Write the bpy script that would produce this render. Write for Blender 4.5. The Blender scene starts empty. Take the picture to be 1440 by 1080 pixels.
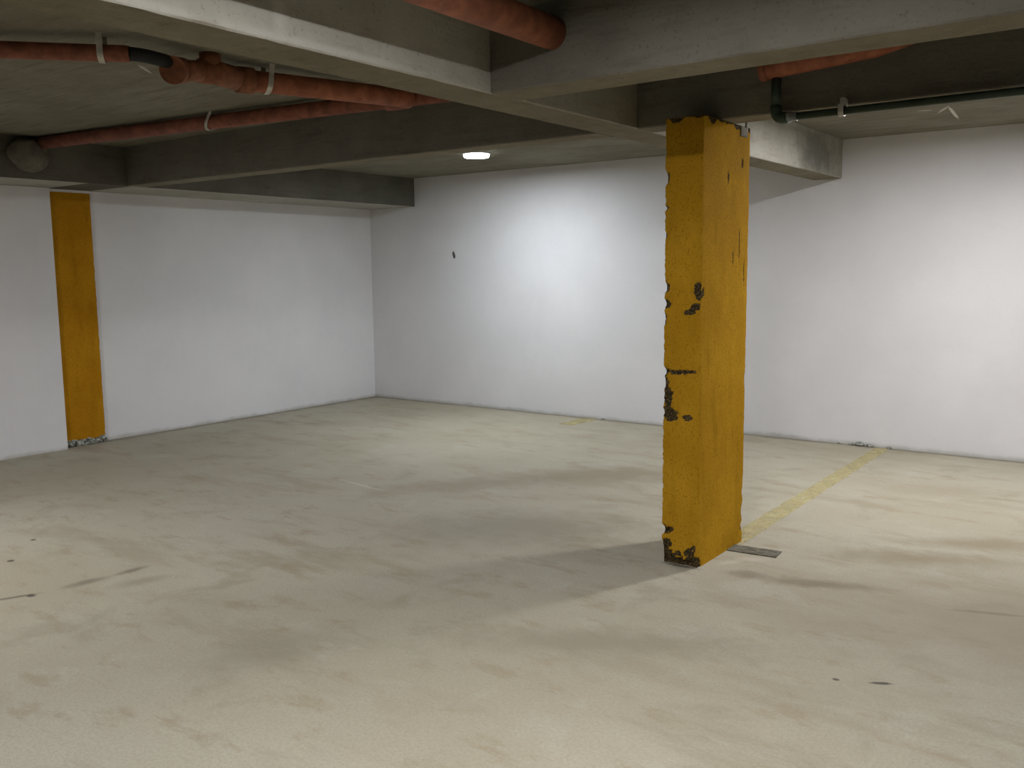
import bpy, bmesh, math, random
from mathutils import Vector, Matrix, noise
random.seed(7)
C = bpy.context.scene.collection
R = math.radians

# ------------------------------------------------------------------ measures (metres)
XL, XLF = -7.82, -7.11          # left wall, face of the beam along it
YB = 7.823                      # back wall
ZS, ZC = 2.219, 2.532           # beam undersides, slab underside
XA0, XA1 = -2.60, -2.362        # long beam
YB0, YB1 = 3.076, 3.291         # near cross beam
YC0, YC1 = 4.322, 4.500         # far cross beam
CX0, CX1, CY0, CY1 = -2.091, -1.8925, 4.118, 4.691   # column
XR, YF = 7.5, -6.0              # right wall, wall behind the viewer

# ------------------------------------------------------------------ node helpers
class NT:
    def __init__(s, name):
        s.m = bpy.data.materials.new(name); s.m.use_nodes = True
        s.t = s.m.node_tree; s.n = s.t.nodes; s.l = s.t.links
        s.b = s.n['Principled BSDF']
        g = s.n.new('ShaderNodeNewGeometry'); s.pos = g.outputs['Position']
    def new(s, k, **kw):
        x = s.n.new(k)
        for a, v in kw.items(): setattr(x, a, v)
        return x
    def link(s, a, b): s.l.new(a, b)
    def setin(s, sock, v):
        if hasattr(v, 'is_output'): s.l.new(v, sock)
        else: sock.default_value = v
    def mapping(s, loc=(0,0,0), rot=(0,0,0), scale=(1,1,1), vec=None, kind='POINT'):
        x = s.new('ShaderNodeMapping', vector_type=kind); s.link(vec or s.pos, x.inputs['Vector'])
        x.inputs['Location'].default_value = loc; x.inputs['Rotation'].default_value = rot; x.inputs['Scale'].default_value = scale
        return x.outputs['Vector']
    def noise(s, scale, detail=4, rough=.55, vec=None, dist=0, out=0):
        x = s.new('ShaderNodeTexNoise'); s.link(vec or s.pos, x.inputs['Vector'])
        x.inputs['Scale'].default_value = scale; x.inputs['Detail'].default_value = detail
        x.inputs['Roughness'].default_value = rough; x.inputs['Distortion'].default_value = dist
        return x.outputs[out]
    def ramp(s, v, a, b, lo=0., hi=1.):
        x = s.new('ShaderNodeMapRange', interpolation_type='SMOOTHSTEP'); s.link(v, x.inputs[0])
        x.inputs[1].default_value = a; x.inputs[2].default_value = b; x.inputs[3].default_value = lo; x.inputs[4].default_value = hi
        return x.outputs[0]
    def math(s, op, a, b=0.):
        x = s.new('ShaderNodeMath', operation=op); s.setin(x.inputs[0], a); s.setin(x.inputs[1], b); return x.outputs[0]
    def mix(s, f, a, b, mode='MIX'):
        x = s.new('ShaderNodeMix', data_type='RGBA', blend_type=mode); s.setin(x.inputs[0], f)
        s.setin(x.inputs[6], (*a, 1) if isinstance(a, tuple) else a); s.setin(x.inputs[7], (*b, 1) if isinstance(b, tuple) else b)
        return x.outputs[2]
    def spot(s, col, c, r, rot=0, to=(.1,.1,.1), k=1., soft=.5, wob=.5, wscale=9., axes='xy'):
        """an irregular stain or painted light streak, elliptical, at a place of its own"""
        if axes == 'xy': m = s.mapping(loc=(c[0], c[1], 0), rot=(0,0,rot), scale=(r[0], r[1], 1), kind='TEXTURE'); keep = (1,1,0)
        elif axes == 'yz': m = s.mapping(loc=(0, c[0], c[1]), rot=(rot,0,0), scale=(1, r[0], r[1]), kind='TEXTURE'); keep = (0,1,1)
        else: m = s.mapping(loc=(c[0], 0, c[1]), rot=(0,rot,0), scale=(r[0], 1, r[1]), kind='TEXTURE'); keep = (1,0,1)
        q = s.new('ShaderNodeVectorMath', operation='MULTIPLY'); s.link(m, q.inputs[0]); q.inputs[1].default_value = keep
        d = s.new('ShaderNodeVectorMath', operation='LENGTH'); s.link(q.outputs[0], d.inputs[0])
        n = s.math('MULTIPLY', s.math('SUBTRACT', s.noise(wscale, 5, .65), .5), wob*2)
        f = s.ramp(s.math('ADD', d.outputs['Value'], n), 1-soft, 1+soft*.3, k, 0.)
        return s.mix(f, col, to)
    def finish(s, col, rough=.85, bump=None, bs=.3, bd=.01, spec=.3):
        s.setin(s.b.inputs['Base Color'], (*col, 1) if isinstance(col, tuple) else col)
        s.setin(s.b.inputs['Roughness'], rough); s.b.inputs['Specular IOR Level'].default_value = spec
        if bump is not None:
            x = s.new('ShaderNodeBump'); x.inputs['Strength'].default_value = bs; x.inputs['Distance'].default_value = bd
            s.link(bump, x.inputs['Height']); s.link(x.outputs[0], s.b.inputs['Normal'])
        return s.m
M = {}

# ---- floor: worn smoothed concrete
def floor_mat():
    s = NT('worn_concrete_floor')
    big = s.noise(.55, 5, .6); mid = s.noise(2.3, 6, .65, dist=.4)
    stretch = s.noise(1.0, 6, .65, vec=s.mapping(rot=(0,0,R(36)), scale=(.9, 3.2, 1)))
    fine = s.noise(80, 4, .7); grit = s.noise(190, 2, .6); warm = s.noise(3.6, 6, .7, vec=s.mapping(rot=(0,0,R(36)), scale=(.8, 1.8, 1)))
    col = s.mix(s.ramp(big, .35, .66), (.352,.315,.230), (.412,.382,.302))
    col = s.mix(s.ramp(stretch, .49, .68, 0, .70), col, (.30,.262,.185))
    col = s.mix(s.ramp(mid, .53, .72, 0, .55), col, (.265,.232,.160))
    col = s.mix(s.ramp(mid, .44, .26, 0, .40), col, (.47,.455,.395))
    col = s.mix(s.ramp(warm, .53, .68, 0, .60), col, (.285,.23,.145))
    col = s.mix(s.ramp(fine, .34, .62, .24, 0), col, (.20,.18,.13))
    col = s.mix(s.ramp(grit, .58, .72, 0, .5), col, (.16,.145,.11))
    st = (.10,.085,.062)
    # dirt gathered along the foot of the back wall and the left wall
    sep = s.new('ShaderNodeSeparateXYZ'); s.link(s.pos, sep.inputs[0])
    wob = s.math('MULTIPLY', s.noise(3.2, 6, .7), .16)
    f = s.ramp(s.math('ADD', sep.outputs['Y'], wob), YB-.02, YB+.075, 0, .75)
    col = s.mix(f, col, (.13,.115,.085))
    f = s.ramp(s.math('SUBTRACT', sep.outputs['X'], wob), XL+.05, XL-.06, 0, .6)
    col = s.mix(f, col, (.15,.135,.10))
    # stains and scuffs
    S = s.spot
    col = S(col, (-4.34,1.93), (.13,.020), R(66), st, .8, .7, .35)
    col = S(col, (-4.295,1.99), (.030,.022), 0, (.05,.04,.03), .95, .6, .4, 30)
    col = S(col, (-4.26,2.25), (.12,.045), R(84), (.13,.11,.08), .65, .8, .5)
    col = S(col, (-4.24,2.47), (.10,.035), R(88), (.12,.10,.07), .7, .8, .5)
    col = S(col, (-4.05,2.40), (.16,.07), R(70), (.20,.175,.125), .5, .9, .6)
    col = S(col, (-4.92,2.19), (.022,.020), 0, (.05,.04,.03), .9, .5, .4, 30)
    col = S(col, (-5.21,2.45), (.020,.016), 0, (.05,.04,.03), .9, .5, .4, 30)
    col = S(col, (-.80,3.318), (.050,.013), R(30), (.045,.037,.027), .95, .5, .5, 22)
    col = S(col, (-.944,3.257), (.014,.012), 0, (.05,.04,.03), .9, .5, .4, 30)
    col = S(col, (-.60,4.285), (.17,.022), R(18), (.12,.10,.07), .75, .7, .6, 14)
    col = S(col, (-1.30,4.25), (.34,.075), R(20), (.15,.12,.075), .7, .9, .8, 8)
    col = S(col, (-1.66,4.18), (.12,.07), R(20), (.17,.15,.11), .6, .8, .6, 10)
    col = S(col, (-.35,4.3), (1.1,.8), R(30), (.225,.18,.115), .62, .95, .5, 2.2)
    col = S(col, (-1.05,4.9), (.55,.16), R(25), (.22,.18,.11), .75, .9, .7, 5)
    col = S(col, (-.75,5.4), (.5,.13), R(30), (.22,.18,.11), .75, .9, .7, 5)
    col = S(col, (-1.2,6.5), (.4,.2), R(20), (.26,.22,.15), .40, .9, .6, 5)
    col = S(col, (-1.75,3.1), (.7,.17), R(30), (.22,.19,.13), .6, .9, .7, 5)
    col = S(col, (-3.4,5.6), (.8,.35), R(40), (.22,.18,.115), .70, .9, .7, 4)
    col = S(col, (-4.0,4.9), (.7,.25), R(50), (.22,.18,.12), .70, .9, .7, 4)
    col = S(col, (-3.1,4.2), (.8,.42), R(40), (.20,.175,.12), .60, .9, .7, 4)
    col = S(col, (-2.9,2.2), (.35,.2), R(60), (.24,.215,.165), .45, .9, .7, 6)
    col = S(col, (-4.6,4.45), (.28,.022), R(-8), (.50,.47,.40), .55, .9, .4, 8)
    col = S(col, (-1.72,4.42), (.09,.045), R(30), (.47,.43,.36), .7, .8, .6, 14)
    col = S(col, (-1.80,4.30), (.10,.035), R(60), (.47,.44,.37), .7, .8, .6, 14)
    col = S(col, (-1.99,4.112), (.115,.022), 0, (.05,.04,.03), .85, .8, .7, 16)
    bump = s.math('ADD', s.math('MULTIPLY', fine, .6), s.math('MULTIPLY', mid, 1.2))
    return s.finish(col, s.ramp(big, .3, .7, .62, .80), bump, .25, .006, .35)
M['floor'] = floor_mat()

def wall_mat():
    s = NT('white_wall_paint')
    a = s.noise(1.1, 5, .6); b = s.noise(26, 5, .6); st = s.noise(5, 4, .6, vec=s.mapping(scale=(3,3,.35)))
    col = s.mix(s.ramp(a, .35, .68), (.665,.655,.665), (.715,.705,.71))
    col = s.mix(s.ramp(st, .55, .80, 0, .14), col, (.62,.61,.61))
    col = s.mix(s.ramp(b, .56, .74, 0, .12), col, (.58,.57,.565))
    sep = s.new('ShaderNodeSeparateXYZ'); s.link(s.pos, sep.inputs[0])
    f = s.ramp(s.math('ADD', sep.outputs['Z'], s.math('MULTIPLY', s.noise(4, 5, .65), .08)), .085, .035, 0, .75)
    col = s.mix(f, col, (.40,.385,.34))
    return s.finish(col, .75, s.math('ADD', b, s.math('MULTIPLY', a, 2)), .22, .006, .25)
M['wall'] = wall_mat()

def concrete(name, c0, c1, stain, board=(1,1,1), extra=None):
    s = NT(name)
    a = s.noise(1.7, 6, .65); b = s.noise(8, 5, .65, vec=s.mapping(scale=board)); f = s.noise(70, 3, .65)
    col = s.mix(s.ramp(a, .34, .68), c0, c1)
    col = s.mix(s.ramp(b, .50, .75, 0, .6), col, stain)
    col = s.mix(s.ramp(f, .58, .74, 0, .45), col, tuple(x*.45 for x in stain))
    if extra: col = extra(s, col)
    return s.finish(col, .92, s.math('ADD', s.math('MULTIPLY', b, 1.5), f), .45, .008, .2)
def slab_marks(s, col):
    b = s.noise(5.5, 6, .7, vec=s.mapping(scale=(.28, 2.4, 1)))
    col = s.mix(s.ramp(b, .52, .70, 0, .55), col, (.115,.085,.05)); col = s.mix(s.ramp(b, .46, .30, 0, .5), col, (.27,.262,.21))
    col = s.spot(col, (-1.369,6.985), (.013,.32), R(5), (.66,.64,.56), .95, .5, .35, 12)  # this and the next two: pale streaks painted for glimpses of the hidden lamp
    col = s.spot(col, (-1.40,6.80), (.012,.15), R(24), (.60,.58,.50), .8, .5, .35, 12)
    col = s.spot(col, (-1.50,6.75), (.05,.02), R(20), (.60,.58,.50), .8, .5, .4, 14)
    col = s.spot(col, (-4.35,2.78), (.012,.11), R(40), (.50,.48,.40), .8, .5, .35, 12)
    return col
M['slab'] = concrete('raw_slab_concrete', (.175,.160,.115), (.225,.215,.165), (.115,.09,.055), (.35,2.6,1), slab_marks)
def a_marks(s, col):
    col = s.spot(col, (1.99,2.36), (.035,.20), 0, (.50,.49,.44), .55, .8, .7, 16, 'yz')
    col = s.spot(col, (2.25,2.235), (.55,.018), 0, (.50,.49,.44), .5, .8, .6, 9, 'yz')
    col = s.spot(col, (1.3,2.235), (.5,.02), 0, (.52,.50,.44), .5, .8, .6, 9, 'yz')
    col = s.spot(col, (5.3,2.26), (.5,.05), 0, (.42,.40,.35), .5, .9, .6, 7, 'yz')
    col = s.spot(col, (7.2,2.36), (.55,.22), 0, (.10,.10,.085), .75, .9, .7, 7, 'yz')
    return col
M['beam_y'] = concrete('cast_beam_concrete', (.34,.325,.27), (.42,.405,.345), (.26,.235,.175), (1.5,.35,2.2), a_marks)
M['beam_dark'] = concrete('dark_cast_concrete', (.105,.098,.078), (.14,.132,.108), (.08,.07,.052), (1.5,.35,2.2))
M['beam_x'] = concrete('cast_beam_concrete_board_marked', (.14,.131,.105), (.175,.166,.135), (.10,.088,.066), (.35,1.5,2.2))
M['soffit'] = concrete('brown_formwork_concrete', (.175,.155,.105), (.225,.205,.148), (.12,.10,.062), (1,1,1), lambda s, c: s.mix(s.ramp(s.noise(13, 5, .7), .52, .70, 0, .5), c, (.26,.23,.16)))
M['soffit_paint'] = concrete('thinly_painted_concrete', (.36,.35,.295), (.42,.41,.355), (.28,.26,.21))

def yellow_mat(name, c0, c1):
    s = NT(name)
    a = s.noise(3.0, 5, .6); st = s.noise(9, 5, .65, vec=s.mapping(scale=(2.5,2.5,.35))); f = s.noise(55, 4, .65)
    col = s.mix(s.ramp(a, .35, .68), c0, c1)
    col = s.mix(s.ramp(st, .55, .82, 0, .22), col, tuple(x*.55 for x in c0))
    g = s.noise(95, 3, .7); dd = s.noise(4.5, 5, .7, vec=s.mapping(scale=(2,2,.5)))
    col = s.mix(s.ramp(dd, .50, .72, 0, .40), col, tuple(x*.6 for x in c0))
    col = s.mix(s.ramp(g, .54, .68, 0, .7), col, tuple(x*.42 for x in c0))
    col = s.mix(s.ramp(f, .57, .73, 0, .5), col, tuple(x*.55 for x in c0))
    at = s.new('ShaderNodeAttribute', attribute_name='bare')
    m = s.ramp(s.math('ADD', at.outputs['Fac'], s.math('MULTIPLY', s.math('SUBTRACT', s.noise(48, 4, .75), .5), 1.9)), .48, .66)
    agg = s.mix(s.ramp(s.noise(110, 3, .6), .42, .62), (.028,.021,.012), (.105,.075,.032))
    col = s.mix(m, col, agg)
    return s.finish(col, s.ramp(a, .3, .7, .80, .9), s.math('ADD', f, st), .45, .006, .02)
M['yellow'] = yellow_mat('yellow_column_paint', (.385,.202,.012), (.465,.255,.018))
M['orange'] = yellow_mat('amber_pillar_paint', (.40,.178,.008), (.47,.225,.012))

def plain(name, c, rough=.6, metal=0., var=.25, scale=14, spec=.35):
    s = NT(name); n = s.noise(scale, 4, .6)
    col = s.mix(s.ramp(n, .35, .7), tuple(x*(1-var) for x in c), tuple(min(1,x*(1+var)) for x in c))
    s.b.inputs['Metallic'].default_value = metal
    return s.finish(col, rough, n, .12, .003, spec)
M['pipe'] = plain('orange_drain_plastic', (.33,.115,.060), .7)
M['pipe_red'] = plain('dusty_red_drain_plastic', (.235,.082,.050), .75)
M['fitting'] = plain('brown_orange_fitting_plastic', (.225,.085,.040), .75)
M['bore'] = plain('dark_pipe_bore', (.10,.04,.022), .8)
M['rubber'] = plain('black_rubber', (.018,.018,.02), .7)
M['green'] = plain('dark_green_pipe_plastic', (.030,.050,.034), .45)
M['joint'] = plain('grey_pipe_union', (.22,.24,.24), .4, .3)
M['strap'] = plain('galvanised_strap', (.50,.48,.42), .45, .35)
M['mortar'] = plain('grey_mortar_lump', (.20,.185,.15), .95, 0, .35, 20)
M['lump'] = plain('dull_brown_grey_mortar', (.15,.132,.10), .95, 0, .25, 9)
M['rubble'] = plain('broken_base_concrete', (.30,.31,.27), .95, 0, .6, 45)
M['slit_light'] = plain('pale_light_slit', (.62,.60,.55), .85, 0, .15, 30)
M['white_plastic'] = plain('white_lamp_rim', (.75,.75,.76), .4, 0, .04)
M['patch'] = plain('dark_grey_floor_strip', (.135,.125,.095), .9, 0, .35, 30)
M['pit'] = plain('dark_wall_pit', (.09,.09,.09), .95, 0, .5, 60)

def line_mat():
    s = NT('worn_yellow_line_paint')
    n = s.noise(6, 6, .7); f = s.noise(60, 4, .7)
    col = s.mix(s.ramp(n, .35, .7), (.53,.455,.215), (.48,.43,.25))
    s.finish(col, .75, f, .15, .004)
    a = s.math('MULTIPLY', s.ramp(n, .30, .62, .15, .75), s.ramp(f, .30, .55, .55, 1.))
    s.link(a, s.b.inputs['Alpha']); return s.m
M['line'] = line_mat()

def lamp_mat(name, c, k):
    m = bpy.data.materials.new(name); m.use_nodes = True; n = m.node_tree.nodes; n.clear()
    e = n.new('ShaderNodeEmission'); e.inputs[0].default_value = (*c, 1); e.inputs[1].default_value = k
    o = n.new('ShaderNodeOutputMaterial'); m.node_tree.links.new(e.outputs[0], o.inputs[0]); return m
COOL, NEUT = (.875,.94,1.0), (.985,.98,1.0)

# ------------------------------------------------------------------ mesh helpers
def add_box(bm, x0, x1, y0, y1, z0, z1):
    v = [bm.verts.new(p) for p in ((x0,y0,z0),(x1,y0,z0),(x1,y1,z0),(x0,y1,z0),(x0,y0,z1),(x1,y0,z1),(x1,y1,z1),(x0,y1,z1))]
    return [bm.faces.new([v[i] for i in f]) for f in ((3,2,1,0),(4,5,6,7),(0,1,5,4),(1,2,6,5),(2,3,7,6),(3,0,4,7))]
def add_tube(bm, pts, rad, n=20, caps=True):
    pts = [Vector(p) for p in pts]; rad = rad if isinstance(rad, (list,tuple)) else [rad]*len(pts)
    d0 = (pts[1]-pts[0]).normalized(); up = Vector((0,0,1)) if abs(d0.z) < .9 else Vector((1,0,0))
    u = d0.cross(up).normalized(); rings = []; prev = d0
    for i, p in enumerate(pts):
        a = (pts[i]-pts[i-1]) if i else (pts[1]-pts[0]); b = (pts[i+1]-pts[i]) if i < len(pts)-1 else a
        if a.length < 1e-7: a = b
        if b.length < 1e-7: b = a
        d = (a.normalized()+b.normalized()).normalized()
        u = (prev.rotation_difference(d) @ u); u = (u - d*u.dot(d)).normalized(); prev = d; w = d.cross(u)
        rings.append([bm.verts.new(p + (u*math.cos(t)+w*math.sin(t))*rad[i]) for t in (2*math.pi*k/n for k in range(n))])
    for A, B in zip(rings, rings[1:]):
        for k in range(n):
            f = bm.faces.new((A[k], A[(k+1)%n], B[(k+1)%n], B[k])); f.smooth = True
    if caps: bm.faces.new(list(reversed(rings[0]))); bm.faces.new(rings[-1])
def add_lump(bm, c, r, seed=0, sub=3, amp=.3):
    t = bmesh.ops.create_icosphere(bm, subdivisions=sub, radius=1)
    for v in t['verts']:
        k = 1 + amp*noise.noise(v.co*1.7+Vector((seed,0,seed*.7))) + amp*.5*noise.noise(v.co*4.5+Vector((0,seed,0)))
        v.co = Vector((v.co.x*r[0], v.co.y*r[1], v.co.z*r[2]))*k + Vector(c)
def link(name, bm, mats, parent=None, origin=None, smooth=None, bevel=0):
    me = bpy.data.meshes.new(name); bmesh.ops.recalc_face_normals(bm, faces=bm.faces)
    po = Vector((0,0,0))
    if parent is not None:
        p = parent
        while p is not None: po += Vector(p.location); p = p.parent
    o0 = Vector(origin) if origin is not None else po
    bmesh.ops.translate(bm, verts=bm.verts, vec=-o0)
    bm.to_mesh(me); bm.free()
    for m in (mats if isinstance(mats, list) else [mats]): me.materials.append(m)
    o = bpy.data.objects.new(name, me); C.objects.link(o); o.location = o0-po
    if parent is not None: o.parent = parent
    if smooth:
        for f in me.polygons: f.use_smooth = True
    if bevel:
        b = o.modifiers.new('bevel', 'BEVEL'); b.width = bevel; b.segments = 2; b.limit_method = 'ANGLE'
    return o
def tag(o, label=None, cat=None, group=None, kind=None):
    if label: o['label'] = label
    if cat: o['category'] = cat
    if group: o['group'] = group
    if kind: o['kind'] = kind
    return o
def thing(name, loc, label, cat, group=None):
    o = bpy.data.objects.new(name, None); C.objects.link(o); o.location = loc; o.empty_display_size = .1
    return tag(o, label, cat, group)
def box_obj(name, b, mat, parent=None, origin=None, bevel=0):
    bm = bmesh.new(); add_box(bm, *b); return link(name, bm, mat, parent, origin, bevel=bevel)

# ------------------------------------------------------------------ the room
T = .2
fl = tag(box_obj('floor', (XL-T, XR+T, YF-T, YB+T, -.2, 0), M['floor']), 'worn beige concrete garage floor with stains and scuffs', 'floor', kind='structure')
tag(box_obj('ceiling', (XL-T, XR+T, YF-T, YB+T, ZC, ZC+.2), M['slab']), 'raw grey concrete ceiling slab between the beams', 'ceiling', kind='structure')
wb = tag(box_obj('wall_back', (XL-T, XR+T, YB, YB+T, 0, ZC), M['wall']), 'white painted back wall beyond the yellow column', 'wall', kind='structure')
bm = bmesh.new(); add_box(bm, XL-T, XL, 4.0, YB, 0, ZC); add_box(bm, XL-T, -7.705, YF, 3.975, 0, ZS-.002)
wl = tag(link('wall_left', bm, M['wall']), 'white painted left wall around the amber pillar', 'wall', kind='structure')
tag(box_obj('wall_right', (XR, XR+T, YF, YB, 0, ZC), M['wall']), 'white painted right wall', 'wall', kind='structure')
tag(box_obj('wall_front', (XL, XR, YF-T, YF, 0, ZC), M['wall']), 'white painted wall behind the viewer', 'wall', kind='structure')

# pit in the back wall
bm = bmesh.new(); ring = []
for k in range(14):
    t = 2*math.pi*k/14; r = 1+.3*noise.noise(Vector((math.cos(t)*1.3, math.sin(t)*1.3, 4)))
    ring.append((-6.545+.016*r*math.cos(t)+.010*math.sin(-t), 1.665+.040*r*math.sin(t)))
a = [bm.verts.new((x, YB-.004, z)) for x, z in ring]; b = [bm.verts.new((x, YB+.002, z)) for x, z in ring]
bm.faces.new(a); bm.faces.new(b)
for k in range(14): bm.faces.new((a[k], a[(k+1)%14], b[(k+1)%14], b[k]))
tag(link('wall_chip', bm, M['pit'], wb), 'small dark chip in the white back wall')

# crumbs of mortar at the foot of the back wall
bm = bmesh.new()
for x, r in ((-2.14,.030),(-2.20,.018),(-2.05,.022),(-1.90,.016),(-2.3,.014),(-4.63,.016)):
    add_lump(bm, (x, YB-.012, r*.4), (r*1.4, r, r*.7), x*7, 2)
tag(link('mortar_crumbs', bm, M['rubble'], wb, smooth=True), 'pale crumbs of mortar along the foot of the wall', kind='stuff')

# painted bay lines: worn, lying on the floor as paint
def paint(name, quad, lab):
    bm = bmesh.new(); (x0,y0),(x1,y1) = quad[0], quad[1]; (x3,y3),(x2,y2) = quad[3], quad[2]
    N = 60; L_, R_ = [], []
    for i in range(N+1):
        t = i/N; j = lambda s: .012*noise.noise(Vector((t*30, s, 2)))
        L_.append((x0+(x3-x0)*t+j(0), y0+(y3-y0)*t)); R_.append((x1+(x2-x1)*t+j(9), y1+(y2-y1)*t))
    vs = [[bm.verts.new((p[0], p[1], z)) for p in P_] for P_ in (L_, R_) for z in (.0004, .0020)]
    for i in range(N):
        for A, B in ((0,1),(1,3),(3,2),(2,0)): bm.faces.new((vs[A][i], vs[A][i+1], vs[B][i+1], vs[B][i]))
    return tag(link(name, bm, M['line'], fl), lab)
paint('parking_line', [(-1.99,4.62),(-1.865,4.62),(-1.895,7.79),(-2.00,7.79)], 'worn yellow bay line from the yellow column to the back wall')
paint('parking_line', [(-4.86,7.35),(-4.70,7.35),(-4.68,7.79),(-4.84,7.79)], 'faint end of a yellow bay line at the back wall')

# dark strip in the floor beside the column
bm = bmesh.new(); o_ = []
for t in [i/24 for i in range(24)]:
    s_ = t*4; w, h = .130, .056
    p = (-w+2*w*s_, -h) if s_ < 1 else (w, -h+2*h*(s_-1)) if s_ < 2 else (w-2*w*(s_-2), h) if s_ < 3 else (-w, h-2*h*(s_-3))
    j = .007*noise.noise(Vector((p[0]*30, p[1]*30, 1)))
    a_ = R(5); x, y = p[0]*(1+j*3), p[1]+j
    o_.append((-1.765+x*math.cos(a_)-y*math.sin(a_), 4.545+x*math.sin(a_)+y*math.cos(a_)))
lo = [bm.verts.new((x, y, .0003)) for x, y in o_]; hi = [bm.verts.new((x, y, .006)) for x, y in o_]
bm.faces.new(hi); bm.faces.new(lo)
for k in range(24): bm.faces.new((lo[k], lo[(k+1)%24], hi[(k+1)%24], hi[k]))
tag(link('floor_strip', bm, M['patch'], fl), 'short dark grey strip set in the floor beside the column')

# ------------------------------------------------------------------ beams
def beam(b, mat, label):
    """cast beam: faces cut fine along its length with slightly uneven arrises"""
    bm = bmesh.new(); x0,x1,y0,y1,z0,z1 = b
    along = 0 if x1-x0 > y1-y0 else 1
    n = int((x1-x0 if along == 0 else y1-y0)/.06); rows = []
    for i in range(n+1):
        t = i/n; end = i in (0, n)
        def P(c, z, s):
            q = (x0+(x1-x0)*t) if along == 0 else (y0+(y1-y0)*t)
            j = 0 if (end or z > z0+.05) else .0035*noise.noise(Vector((q*5, s, 3)))+.002*noise.noise(Vector((q*23, s, 8)))
            return bm.verts.new((q, c+j, z+abs(j)*.6) if along == 0 else (c+j, q, z+abs(j)*.6))
        c0, c1 = (y0, y1) if along == 0 else (x0, x1); ch = .006
        rows.append([P(c0,z1,0), P(c0,z0+ch,1), P(c0+ch,z0,2), P(c1-ch,z0,3), P(c1,z0+ch,4), P(c1,z1,5)])
    for A, B in zip(rows, rows[1:]):
        for k in range(6): bm.faces.new((A[k], A[(k+1)%6], B[(k+1)%6], B[k])).material_index = 1 if k == 2 else 0
    bm.faces.new(rows[0]); bm.faces.new(rows[-1])
    return tag(link('concrete_beam', bm, [mat, M['soffit']], origin=((x0+x1)/2, (y0+y1)/2, z0)), label, 'beam', None, 'thing')
e = .0015
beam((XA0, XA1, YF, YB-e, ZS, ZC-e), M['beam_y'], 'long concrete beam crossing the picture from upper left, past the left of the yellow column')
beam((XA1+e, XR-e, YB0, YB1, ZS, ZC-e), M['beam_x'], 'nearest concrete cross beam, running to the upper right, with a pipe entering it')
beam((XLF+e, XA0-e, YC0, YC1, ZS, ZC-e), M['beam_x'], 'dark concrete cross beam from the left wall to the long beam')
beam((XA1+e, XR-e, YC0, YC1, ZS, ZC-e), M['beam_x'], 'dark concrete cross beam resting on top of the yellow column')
# wall beam on the left, underside thinly painted in places
bm = bmesh.new()
for y0, y1, mi in ((YF, 3.985, 1), (3.985, 4.36, 0), (4.36, YB-e, 1)):
    fs = add_box(bm, XL+.001, XLF, y0, y1, ZS, ZC-e); fs[0].material_index = mi
bmesh.ops.remove_doubles(bm, verts=bm.verts, dist=1e-5)
bmesh.ops.delete(bm, geom=[f for f in bm.faces if abs(f.normal.y) > .9 and YF+.1 < f.calc_center_median().y < YB-.1], context='FACES')
tag(link('concrete_beam', bm, [M['beam_dark'], M['soffit_paint']], origin=((XL+XLF)/2, 4, ZS)), 'dark concrete beam running along the top of the left wall', 'beam', None, 'thing')

# ------------------------------------------------------------------ yellow column
CH = [  # chip centre, radii (x,y,z), depth
 ((CX0,CY0,1.934),(.022,.05,.030),.016), ((CX0,CY0,1.79),(.014,.05,.012),.012), ((CX0,CY0,1.66),(.010,.04,.02),.008),
 ((CX0,CY0,1.405),(.020,.05,.030),.018), ((CX0+.005,CY0,1.325),(.030,.05,.024),.012), ((CX0,CY0,1.25),(.012,.05,.03),.010),
 ((CX1-.018,CY0,1.385),(.020,.05,.042),.010), ((CX1-.03,CY0,1.31),(.026,.03,.018),.006), ((CX1-.055,CY0,1.285),(.03,.03,.014),.005),
 ((CX0,CY0,.985),(.030,.05,.020),.020), ((CX0+.07,CY0,.985),(.055,.03,.010),.007), ((CX0+.13,CY0,.992),(.055,.03,.009),.006),
 ((CX0,CY0,.93),(.026,.05,.035),.013), ((CX0+.02,CY0,.86),(.028,.04,.045),.010), ((CX0+.03,CY0,.78),(.040,.04,.030),.010),
 ((CX0+.045,CY0,.755),(.035,.03,.018),.008), ((CX0+.135,CY0,.762),(.030,.03,.014),.005),
 ((CX0+.004,CY0,.170),(.030,.05,.022),.026), ((CX0+.04,CY0,.178),(.022,.03,.014),.014),
 ((CX0+.012,CY0,.045),(.045,.05,.050),.013), ((CX0+.07,CY0,.008),(.09,.05,.030),.018), ((CX0+.165,CY0,.012),(.055,.05,.038),.014),
 ((CX0+.028,CY0,.105),(.026,.03,.022),.006), ((CX0+.15,CY0,.075),(.024,.03,.020),.005), ((CX0+.09,CY0,.060),(.018,.03,.014),.004), ((CX0+.175,CY0,.100),(.014,.03,.014),.004),
 ((CX1,CY1,.17),(.03,.020,.05),.010), ((CX1,CY1,.09),(.03,.022,.03),.010), ((CX1,CY1,.28),(.03,.014,.03),.008), ((CX1,CY1,.9),(.03,.012,.05),.006),
 ((CX1,CY1-.12,1.62),(.03,.006,.07),.004), ((CX1,CY1-.2,1.55),(.03,.005,.05),.004), ((CX1,CY1-.05,1.48),(.03,.006,.06),.004),
 ((CX1,CY1-.10,2.03),(.03,.010,.03),.005), ((CX1,CY0+.3,1.95),(.03,.008,.03),.004),
]
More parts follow.
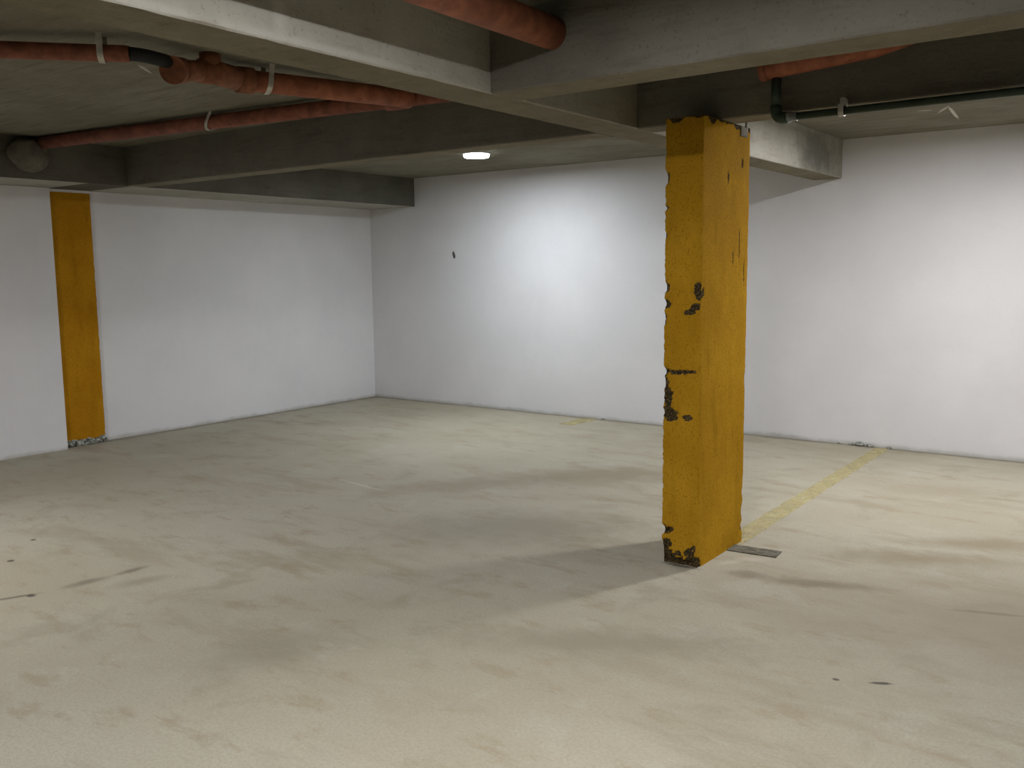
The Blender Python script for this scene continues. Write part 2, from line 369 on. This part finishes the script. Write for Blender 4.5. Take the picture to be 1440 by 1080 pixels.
def column():
    root = thing('support_column', ((CX0+CX1)/2, (CY0+CY1)/2, 0), 'free-standing yellow painted concrete column with chipped edges and worn foot', 'column')
    root['kind'] = 'thing'
    s = .0085; bm = bmesh.new(); lay = bm.verts.layers.float.new('bare'); cache = {}
    nx, ny, nz = round((CX1-CX0)/s), round((CY1-CY0)/s), round((ZS-.002)/s)
    def V(i, j, k):
        key = (i, j, k)
        if key in cache: return cache[key]
        p = Vector((CX0+(CX1-CX0)*i/nx, CY0+(CY1-CY0)*j/ny, (ZS-.002)*k/nz))
        nrm = Vector((-1 if i == 0 else 1 if i == nx else 0, -1 if j == 0 else 1 if j == ny else 0, 0))
        bare = 0.; dep = 0.
        for c, r, d in CH:
            q = Vector(((p.x-c[0])/r[0], (p.y-c[1])/r[1], (p.z-c[2])/r[2]))
            l = q.length*(1+.45*noise.noise(p*70))
            if l < 1.25:
                w = max(0., 1-l*l/1.56); dep += d*w*(.7+.6*abs(noise.noise(p*120))); bare = max(bare, min(1., w*2.2))
        edge = nrm.length > 1.2
        if edge and i == 0 and j == 0:
            e1 = max(0., noise.noise(Vector((3.1, 0, p.z*26)))-.05)*.016 + max(0., noise.noise(Vector((9.1, 0, p.z*75))))*.006
            dep += e1; bare = max(bare, min(.75, e1*45))
        elif edge: dep += .002+max(0., noise.noise(Vector((i, j*.1, p.z*30)))-.1)*.006
        tb = p.z + .030*noise.noise(Vector((p.x*14, p.y*14, p.z*4))) - 2.192
        if tb > 0: bare = max(bare, min(1., tb*70))
        if nrm.length > 0: p = p - nrm.normalized()*(dep + .0016*noise.noise(p*14)) * (1 if not edge else 1.15)
        v = bm.verts.new(p); v[lay] = bare; cache[key] = v; return v
    def grid(f, a, b):
        for m in range(a):
            for n in range(b): bm.faces.new((f(m,n), f(m+1,n), f(m+1,n+1), f(m,n+1)))
    grid(lambda a,b: V(a,0,b), nx, nz); grid(lambda a,b: V(a,ny,b), nx, nz)
    grid(lambda a,b: V(0,a,b), ny, nz); grid(lambda a,b: V(nx,a,b), ny, nz); grid(lambda a,b: V(a,b,nz), nx, ny)
    link('shaft', bm, M['yellow'], root)
    bm = bmesh.new(); add_box(bm, CX1-.004, CX1+.006, 4.555, 4.640, 2.165, 2.215)
    tag(link('bare_patch', bm, M['mortar'], root, bevel=.003), 'unpainted grey patch at the top of the column')
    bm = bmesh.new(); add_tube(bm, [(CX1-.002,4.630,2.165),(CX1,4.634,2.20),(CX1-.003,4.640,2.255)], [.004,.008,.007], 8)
    tag(link('light_slit', bm, M['slit_light'], root), 'bright white sliver standing in for light through the gap at the top edge')  # white sliver shaped to imitate light slipping through the gap above the column
column()

# ------------------------------------------------------------------ amber pillar let into the left wall
pr = thing('wall_pillar', (-7.78, 4.17, 0), 'amber painted pillar set flush in the left wall, broken at its foot', 'column'); pr['kind'] = 'thing'
bm = bmesh.new(); rows = []
PX = -7.770
for k in range(141):
    z = .060+(2.195-.060)*k/140; j = lambda s: .004*noise.noise(Vector((s, z*16, 0)))+.002*noise.noise(Vector((s, z*50, 0)))
    j0 = .018*noise.noise(Vector((.3, 0, 1)))
    y0, y1 = 3.990+j(1), 4.358+j(5)
    rows.append([bm.verts.new(q) for q in ((XL+.001,y0,z),(PX,y0,z),(PX,y0+.125,z+(0 if k else .012)),(PX,y0+.25,z-(0 if k else .010)),(PX,y1,z),(XL+.001,y1,z))])
for A, B in zip(rows, rows[1:]):
    for k in range(6): bm.faces.new((A[k], A[(k+1)%6], B[(k+1)%6], B[k]))
bm.faces.new(rows[0]); bm.faces.new(rows[-1])
link('painted_face', bm, M['orange'], pr)
bm = bmesh.new(); add_box(bm, XL+.001, PX-.001, 3.984, 4.36, 2.196, ZS-.001)
tag(link('top_band', bm, M['wall'], pr), 'white band above the amber paint')
bm = bmesh.new(); add_box(bm, XL+.001, PX-.02, 3.985, 4.355, 0, .066)
for i in range(34):
    y = 3.975+.395*random.random(); r = .010+.016*random.random()
    add_lump(bm, (PX-.012+.02*random.random(), y, .008+.045*random.random()), (r, r*1.3, r), i*3.3, 2, .45)
tag(link('broken_base', bm, M['rubble'], pr), 'rough broken concrete at the foot of the pillar')

# ------------------------------------------------------------------ ceiling lights
RING = lamp_mat('lamp_bloom_edge', (.97,.98,1.0), 5.0)
def ceiling_light(loc, label, col, k, group=None, z=ZC):
    x, y = loc; r = thing('ceiling_light', (x, y, z), label, 'ceiling light', group)
    bm = bmesh.new(); add_tube(bm, [(x,y,z-.001),(x,y,z-.012),(x,y,z-.016)], [.124,.124,.118], 40)
    link('rim', bm, M['white_plastic'], r)
    bm = bmesh.new(); add_tube(bm, [(x,y,z-.0165),(x,y,z-.026),(x,y,z-.036),(x,y,z-.040)], [.117,.117,.112,.106], 40, False)
    link('bloom_edge', bm, RING, r)  # weakly glowing side band, added to imitate bloom around the flat lamp
    bm = bmesh.new(); add_tube(bm, [(x,y,z-.0375),(x,y,z-.038)], [.107,.107], 40)
    link('diffuser', bm, lamp_mat('lit_diffuser', col, k), r)
    return r
K = 330
ceiling_light((-5.165, 6.51), 'lit round ceiling light near the back wall, left of the yellow column', COOL, K*1.25)
OUT = 'ceiling lights out of the picture'
ceiling_light((-1.14, 6.05), 'lit round ceiling light hidden behind the beam right of the yellow column', NEUT, K*1.6, OUT)
ceiling_light((-1.00, 1.55), 'lit round ceiling light overhead in the near bay', NEUT, K*1.8, OUT)
ceiling_light((-5.165, 1.20), 'lit round ceiling light in the near bay to the left', NEUT, K*1.5, OUT)
ceiling_light((2.7, 6.30), 'lit round ceiling light in the far bay to the right', NEUT, K*2.3, OUT)
ceiling_light((-1.00, -2.2), 'lit round ceiling light behind the viewer', NEUT, K*.6, OUT)

# ------------------------------------------------------------------ pipes
def strap(parent, c, d, r, top=ZC, w=.013, tilt=0.):
    """perforated metal strap: both ends fixed above, looped under the pipe"""
    c = Vector(c); d = Vector(d).normalized(); s_ = d.cross(Vector((0,0,1))).normalized(); bm = bmesh.new()
    path = [c + s_*(r+.006) + Vector((0,0,top-c.z-.001))]
    for k in range(13):
        t = math.pi*k/12; path.append(c + s_*math.cos(t)*(r+.004) - Vector((0,0,1))*math.sin(t)*(r+.004))
    path.append(c - s_*(r+.006) + Vector((0,0,top-c.z-.001)))
    n = []
    for i, p in enumerate(path):
        o = (p-c); o -= d*o.dot(d); o.normalize(); off = d*tilt*(p.z-c.z)
        n.append([bm.verts.new(p+off+d*a+o*b) for a, b in ((-w,0),(w,0),(w,.003),(-w,.003))])
    for A, B in zip(n, n[1:]):
        for k in range(4): bm.faces.new((A[k], A[(k+1)%4], B[(k+1)%4], B[k]))
    bm.faces.new(n[0]); bm.faces.new(n[-1])
    for i in range(1, len(path)-1, 2):     # punched holes
        p = path[i]; o = (p-c); o -= d*o.dot(d); o.normalize()
    return tag(link('strap', bm, M['strap'], parent), 'pale perforated metal strap')
def tube_part(name, pts, rad, mat, parent, n=22, label=None):
    bm = bmesh.new(); add_tube(bm, pts, rad, n); o = link(name, bm, mat, parent)
    if label: o['label'] = label
    return o
def bend(a, b, c, n=8, k=.5):
    a, b, c = Vector(a), Vector(b), Vector(c)
    return [a*(1-t)**2 + b*2*t*(1-t) + c*t*t for t in (i/n for i in range(n+1))]

# thin red pipe, far left
t = thing('drain_pipe', (-4.0, 2.2, 2.46), 'thin dusty red drain pipe under the slab at the upper left', 'pipe')
P0, P1 = Vector((-5.9,.18,2.475)), Vector((-3.80,2.36,2.455)); d = (P1-P0).normalized()
tube_part('pipe_length', [P0, P1-d*.02, P1], [.036,.036,.033], M['pipe_red'], t)
strap(t, P0+d*(P1-P0).length*.962, d, .036)
# black coupling joins it to the fitting
tube_part('coupling', bend(P1-d*.005, P1+d*.06, (-3.79,2.55,2.45)), .030, M['rubber'], t, label='black rubber coupling')

# orange main with fittings in the left bay
t = thing('drain_pipe', (-3.75, 3.2, 2.45), 'orange drain pipe with branch fittings in the upper left bay', 'pipe')
m0, m1 = Vector((-3.845,2.99,2.448)), Vector((-3.56,3.90,2.452)); d = (m1-m0).normalized()
tube_part('pipe_length', [m0, m1], .052, M['pipe'], t)
tube_part('hub', [m0-d*.03, m0+d*.05, m0+d*.055], [.064,.064,.055], M['fitting'], t)
q = Vector((-3.805,2.80,2.448))
tube_part('tee_body', [m0-d*.02, q, q-d*.08], [.056,.058,.056], M['fitting'], t)
tube_part('riser', [q-d*.02, q-d*.02+Vector((0,0,.083))], .050, M['fitting'], t)
br = Vector((-3.80,2.66,2.432))
tube_part('branch', bend(q-d*.06, br, br+Vector((.01,-.05,-.010))), .048, M['fitting'], t)
s0, s1 = Vector((-3.84,2.645,2.436)), Vector((-3.765,2.545,2.412)); sd = (s1-s0).normalized()
bm = bmesh.new(); add_tube(bm, [s0, s1], [.058,.062], 24, False); add_tube(bm, [s1, s1-sd*.002], [.062,.052], 24, False); add_tube(bm, [s1-sd*.002, s1-sd*.05], [.052,.050], 24)
tag(link('socket', bm, M['fitting'], t), 'open brown socket end')
bm = bmesh.new(); add_tube(bm, [s1-sd*.046, s1-sd*.048], [.051,.051], 24); link('socket_bore', bm, M['bore'], t)
strap(t, m0+d*.125, d, .052, tilt=.1)

# long orange pipe along the far cross beam
t = thing('drain_pipe', (-5.2, 3.8, 2.49), 'long reddish drain pipe running beside the dark cross beam on the left', 'pipe')
a, b = Vector((-7.105,3.58,2.484)), Vector((-2.605,4.05,2.462)); d = (b-a).normalized()
tube_part('pipe_length', [a, b], .046, M['pipe_red'], t)
strap(t, a+d*1.93, d, .046, tilt=.7)
tube_part('hub', [a+d*3.36, a+d*3.50, a+d*3.505], [.058,.058,.05], M['pipe_red'], t)
# mortar lump round its end at the wall beam
bm = bmesh.new(); add_lump(bm, (-7.05,3.50,2.39), (.075,.145,.125), 2.2, 4, .16)
tag(link('mortar_lump', bm, M['lump'], t, smooth=True), 'grey mortar packed around the pipe end')

# big orange pipe overhead, into the nearest beam
t = thing('drain_pipe', (-2.05, 2.0, 2.41), 'big orange drain pipe overhead that ends in the nearest cross beam', 'pipe')
tube_part('pipe_length', [(-2.05,-1.5,2.425), (-2.05,YB0-.004,2.408)], .062, M['pipe'], t, 28)
strap(t, (-2.05,.4,2.419), (0,1,0), .062)

# orange stretch behind the nearest beam, above the green drop
t = thing('drain_pipe', (-1.3, 4.25, 2.43), 'orange drain pipe glimpsed below the nearest beam, right of the yellow column', 'pipe')
tube_part('pipe_length', [(-1.67,4.258,2.412),(-1.62,4.258,2.416),(-1.16,4.258,2.447),(-1.02,4.258,2.478)], .050, M['pipe'], t)
tube_part('hub', [(-1.672,4.258,2.412),(-1.64,4.258,2.414)], .053, M['pipe'], t)

# green pipe
t = thing('water_pipe', (-1.6, 4.27, 2.19), 'dark green pipe dropping beside the column and running right under the beam', 'pipe')
zg = 2.187
tube_part('drop', [(-1.602,4.268,2.372),(-1.602,4.268,zg+.05)], .022, M['green'], t, 16)
tube_part('elbow', bend((-1.602,4.268,zg+.055),(-1.602,4.268,zg-.012),(-1.545,4.268,zg)), .027, M['green'], t, 16)
bm = bmesh.new(); add_tube(bm, [(-1.556,4.268,zg),(-1.530,4.268,zg),(-1.528,4.268,zg),(-1.500,4.268,zg)], [.025,.025,.021,.021], 14)
tag(link('union', bm, M['joint'], t), 'pale grey pipe union')
tube_part('pipe_length', [(-1.50,4.268,zg),(4.5,4.268,zg+.02)], .0175, M['green'], t, 16)
strap(t, (-1.297,4.268,zg+.001), (1,0,0), .0175, top=zg+.028, w=.012)
bm = bmesh.new(); add_box(bm, -1.307, -1.287, 4.268, YC0-.001, zg+.026, zg+.060); link('bracket', bm, M['strap'], t)

# ------------------------------------------------------------------ world, camera, view
w = bpy.data.worlds.new('World'); bpy.context.scene.world = w; w.use_nodes = True
w.node_tree.nodes['Background'].inputs[0].default_value = (.02,.02,.02,1); w.node_tree.nodes['Background'].inputs[1].default_value = 1
F, PITCH, ROLL, YAW = 1285.1, 7.1343, -.6138, 36.402
cam = bpy.data.cameras.new('camera'); co = bpy.data.objects.new('camera', cam); C.objects.link(co)
y_, t_, r_ = R(YAW), R(PITCH), R(ROLL)
fw = Vector((-math.sin(y_)*math.cos(t_), math.cos(y_)*math.cos(t_), -math.sin(t_)))
rt = Vector((math.cos(y_), math.sin(y_), 0)); up = rt.cross(fw)
rt2 = rt*math.cos(r_)+up*math.sin(r_); up2 = up*math.cos(r_)-rt*math.sin(r_)
mw = Matrix((rt2, up2, -fw)).transposed().to_4x4(); mw.translation = Vector((0,0,1.5)); co.matrix_world = mw
cam.sensor_fit = 'HORIZONTAL'; cam.sensor_width = 36; cam.lens = F/1440*36; cam.clip_start = .05
S = bpy.context.scene; S.camera = co
S.view_settings.view_transform = 'Standard'; S.view_settings.look = 'None'; S.view_settings.exposure = .17; S.view_settings.gamma = 1; S.view_settings.use_curve_mapping = False
S.cycles.max_bounces = 10; S.cycles.diffuse_bounces = 7
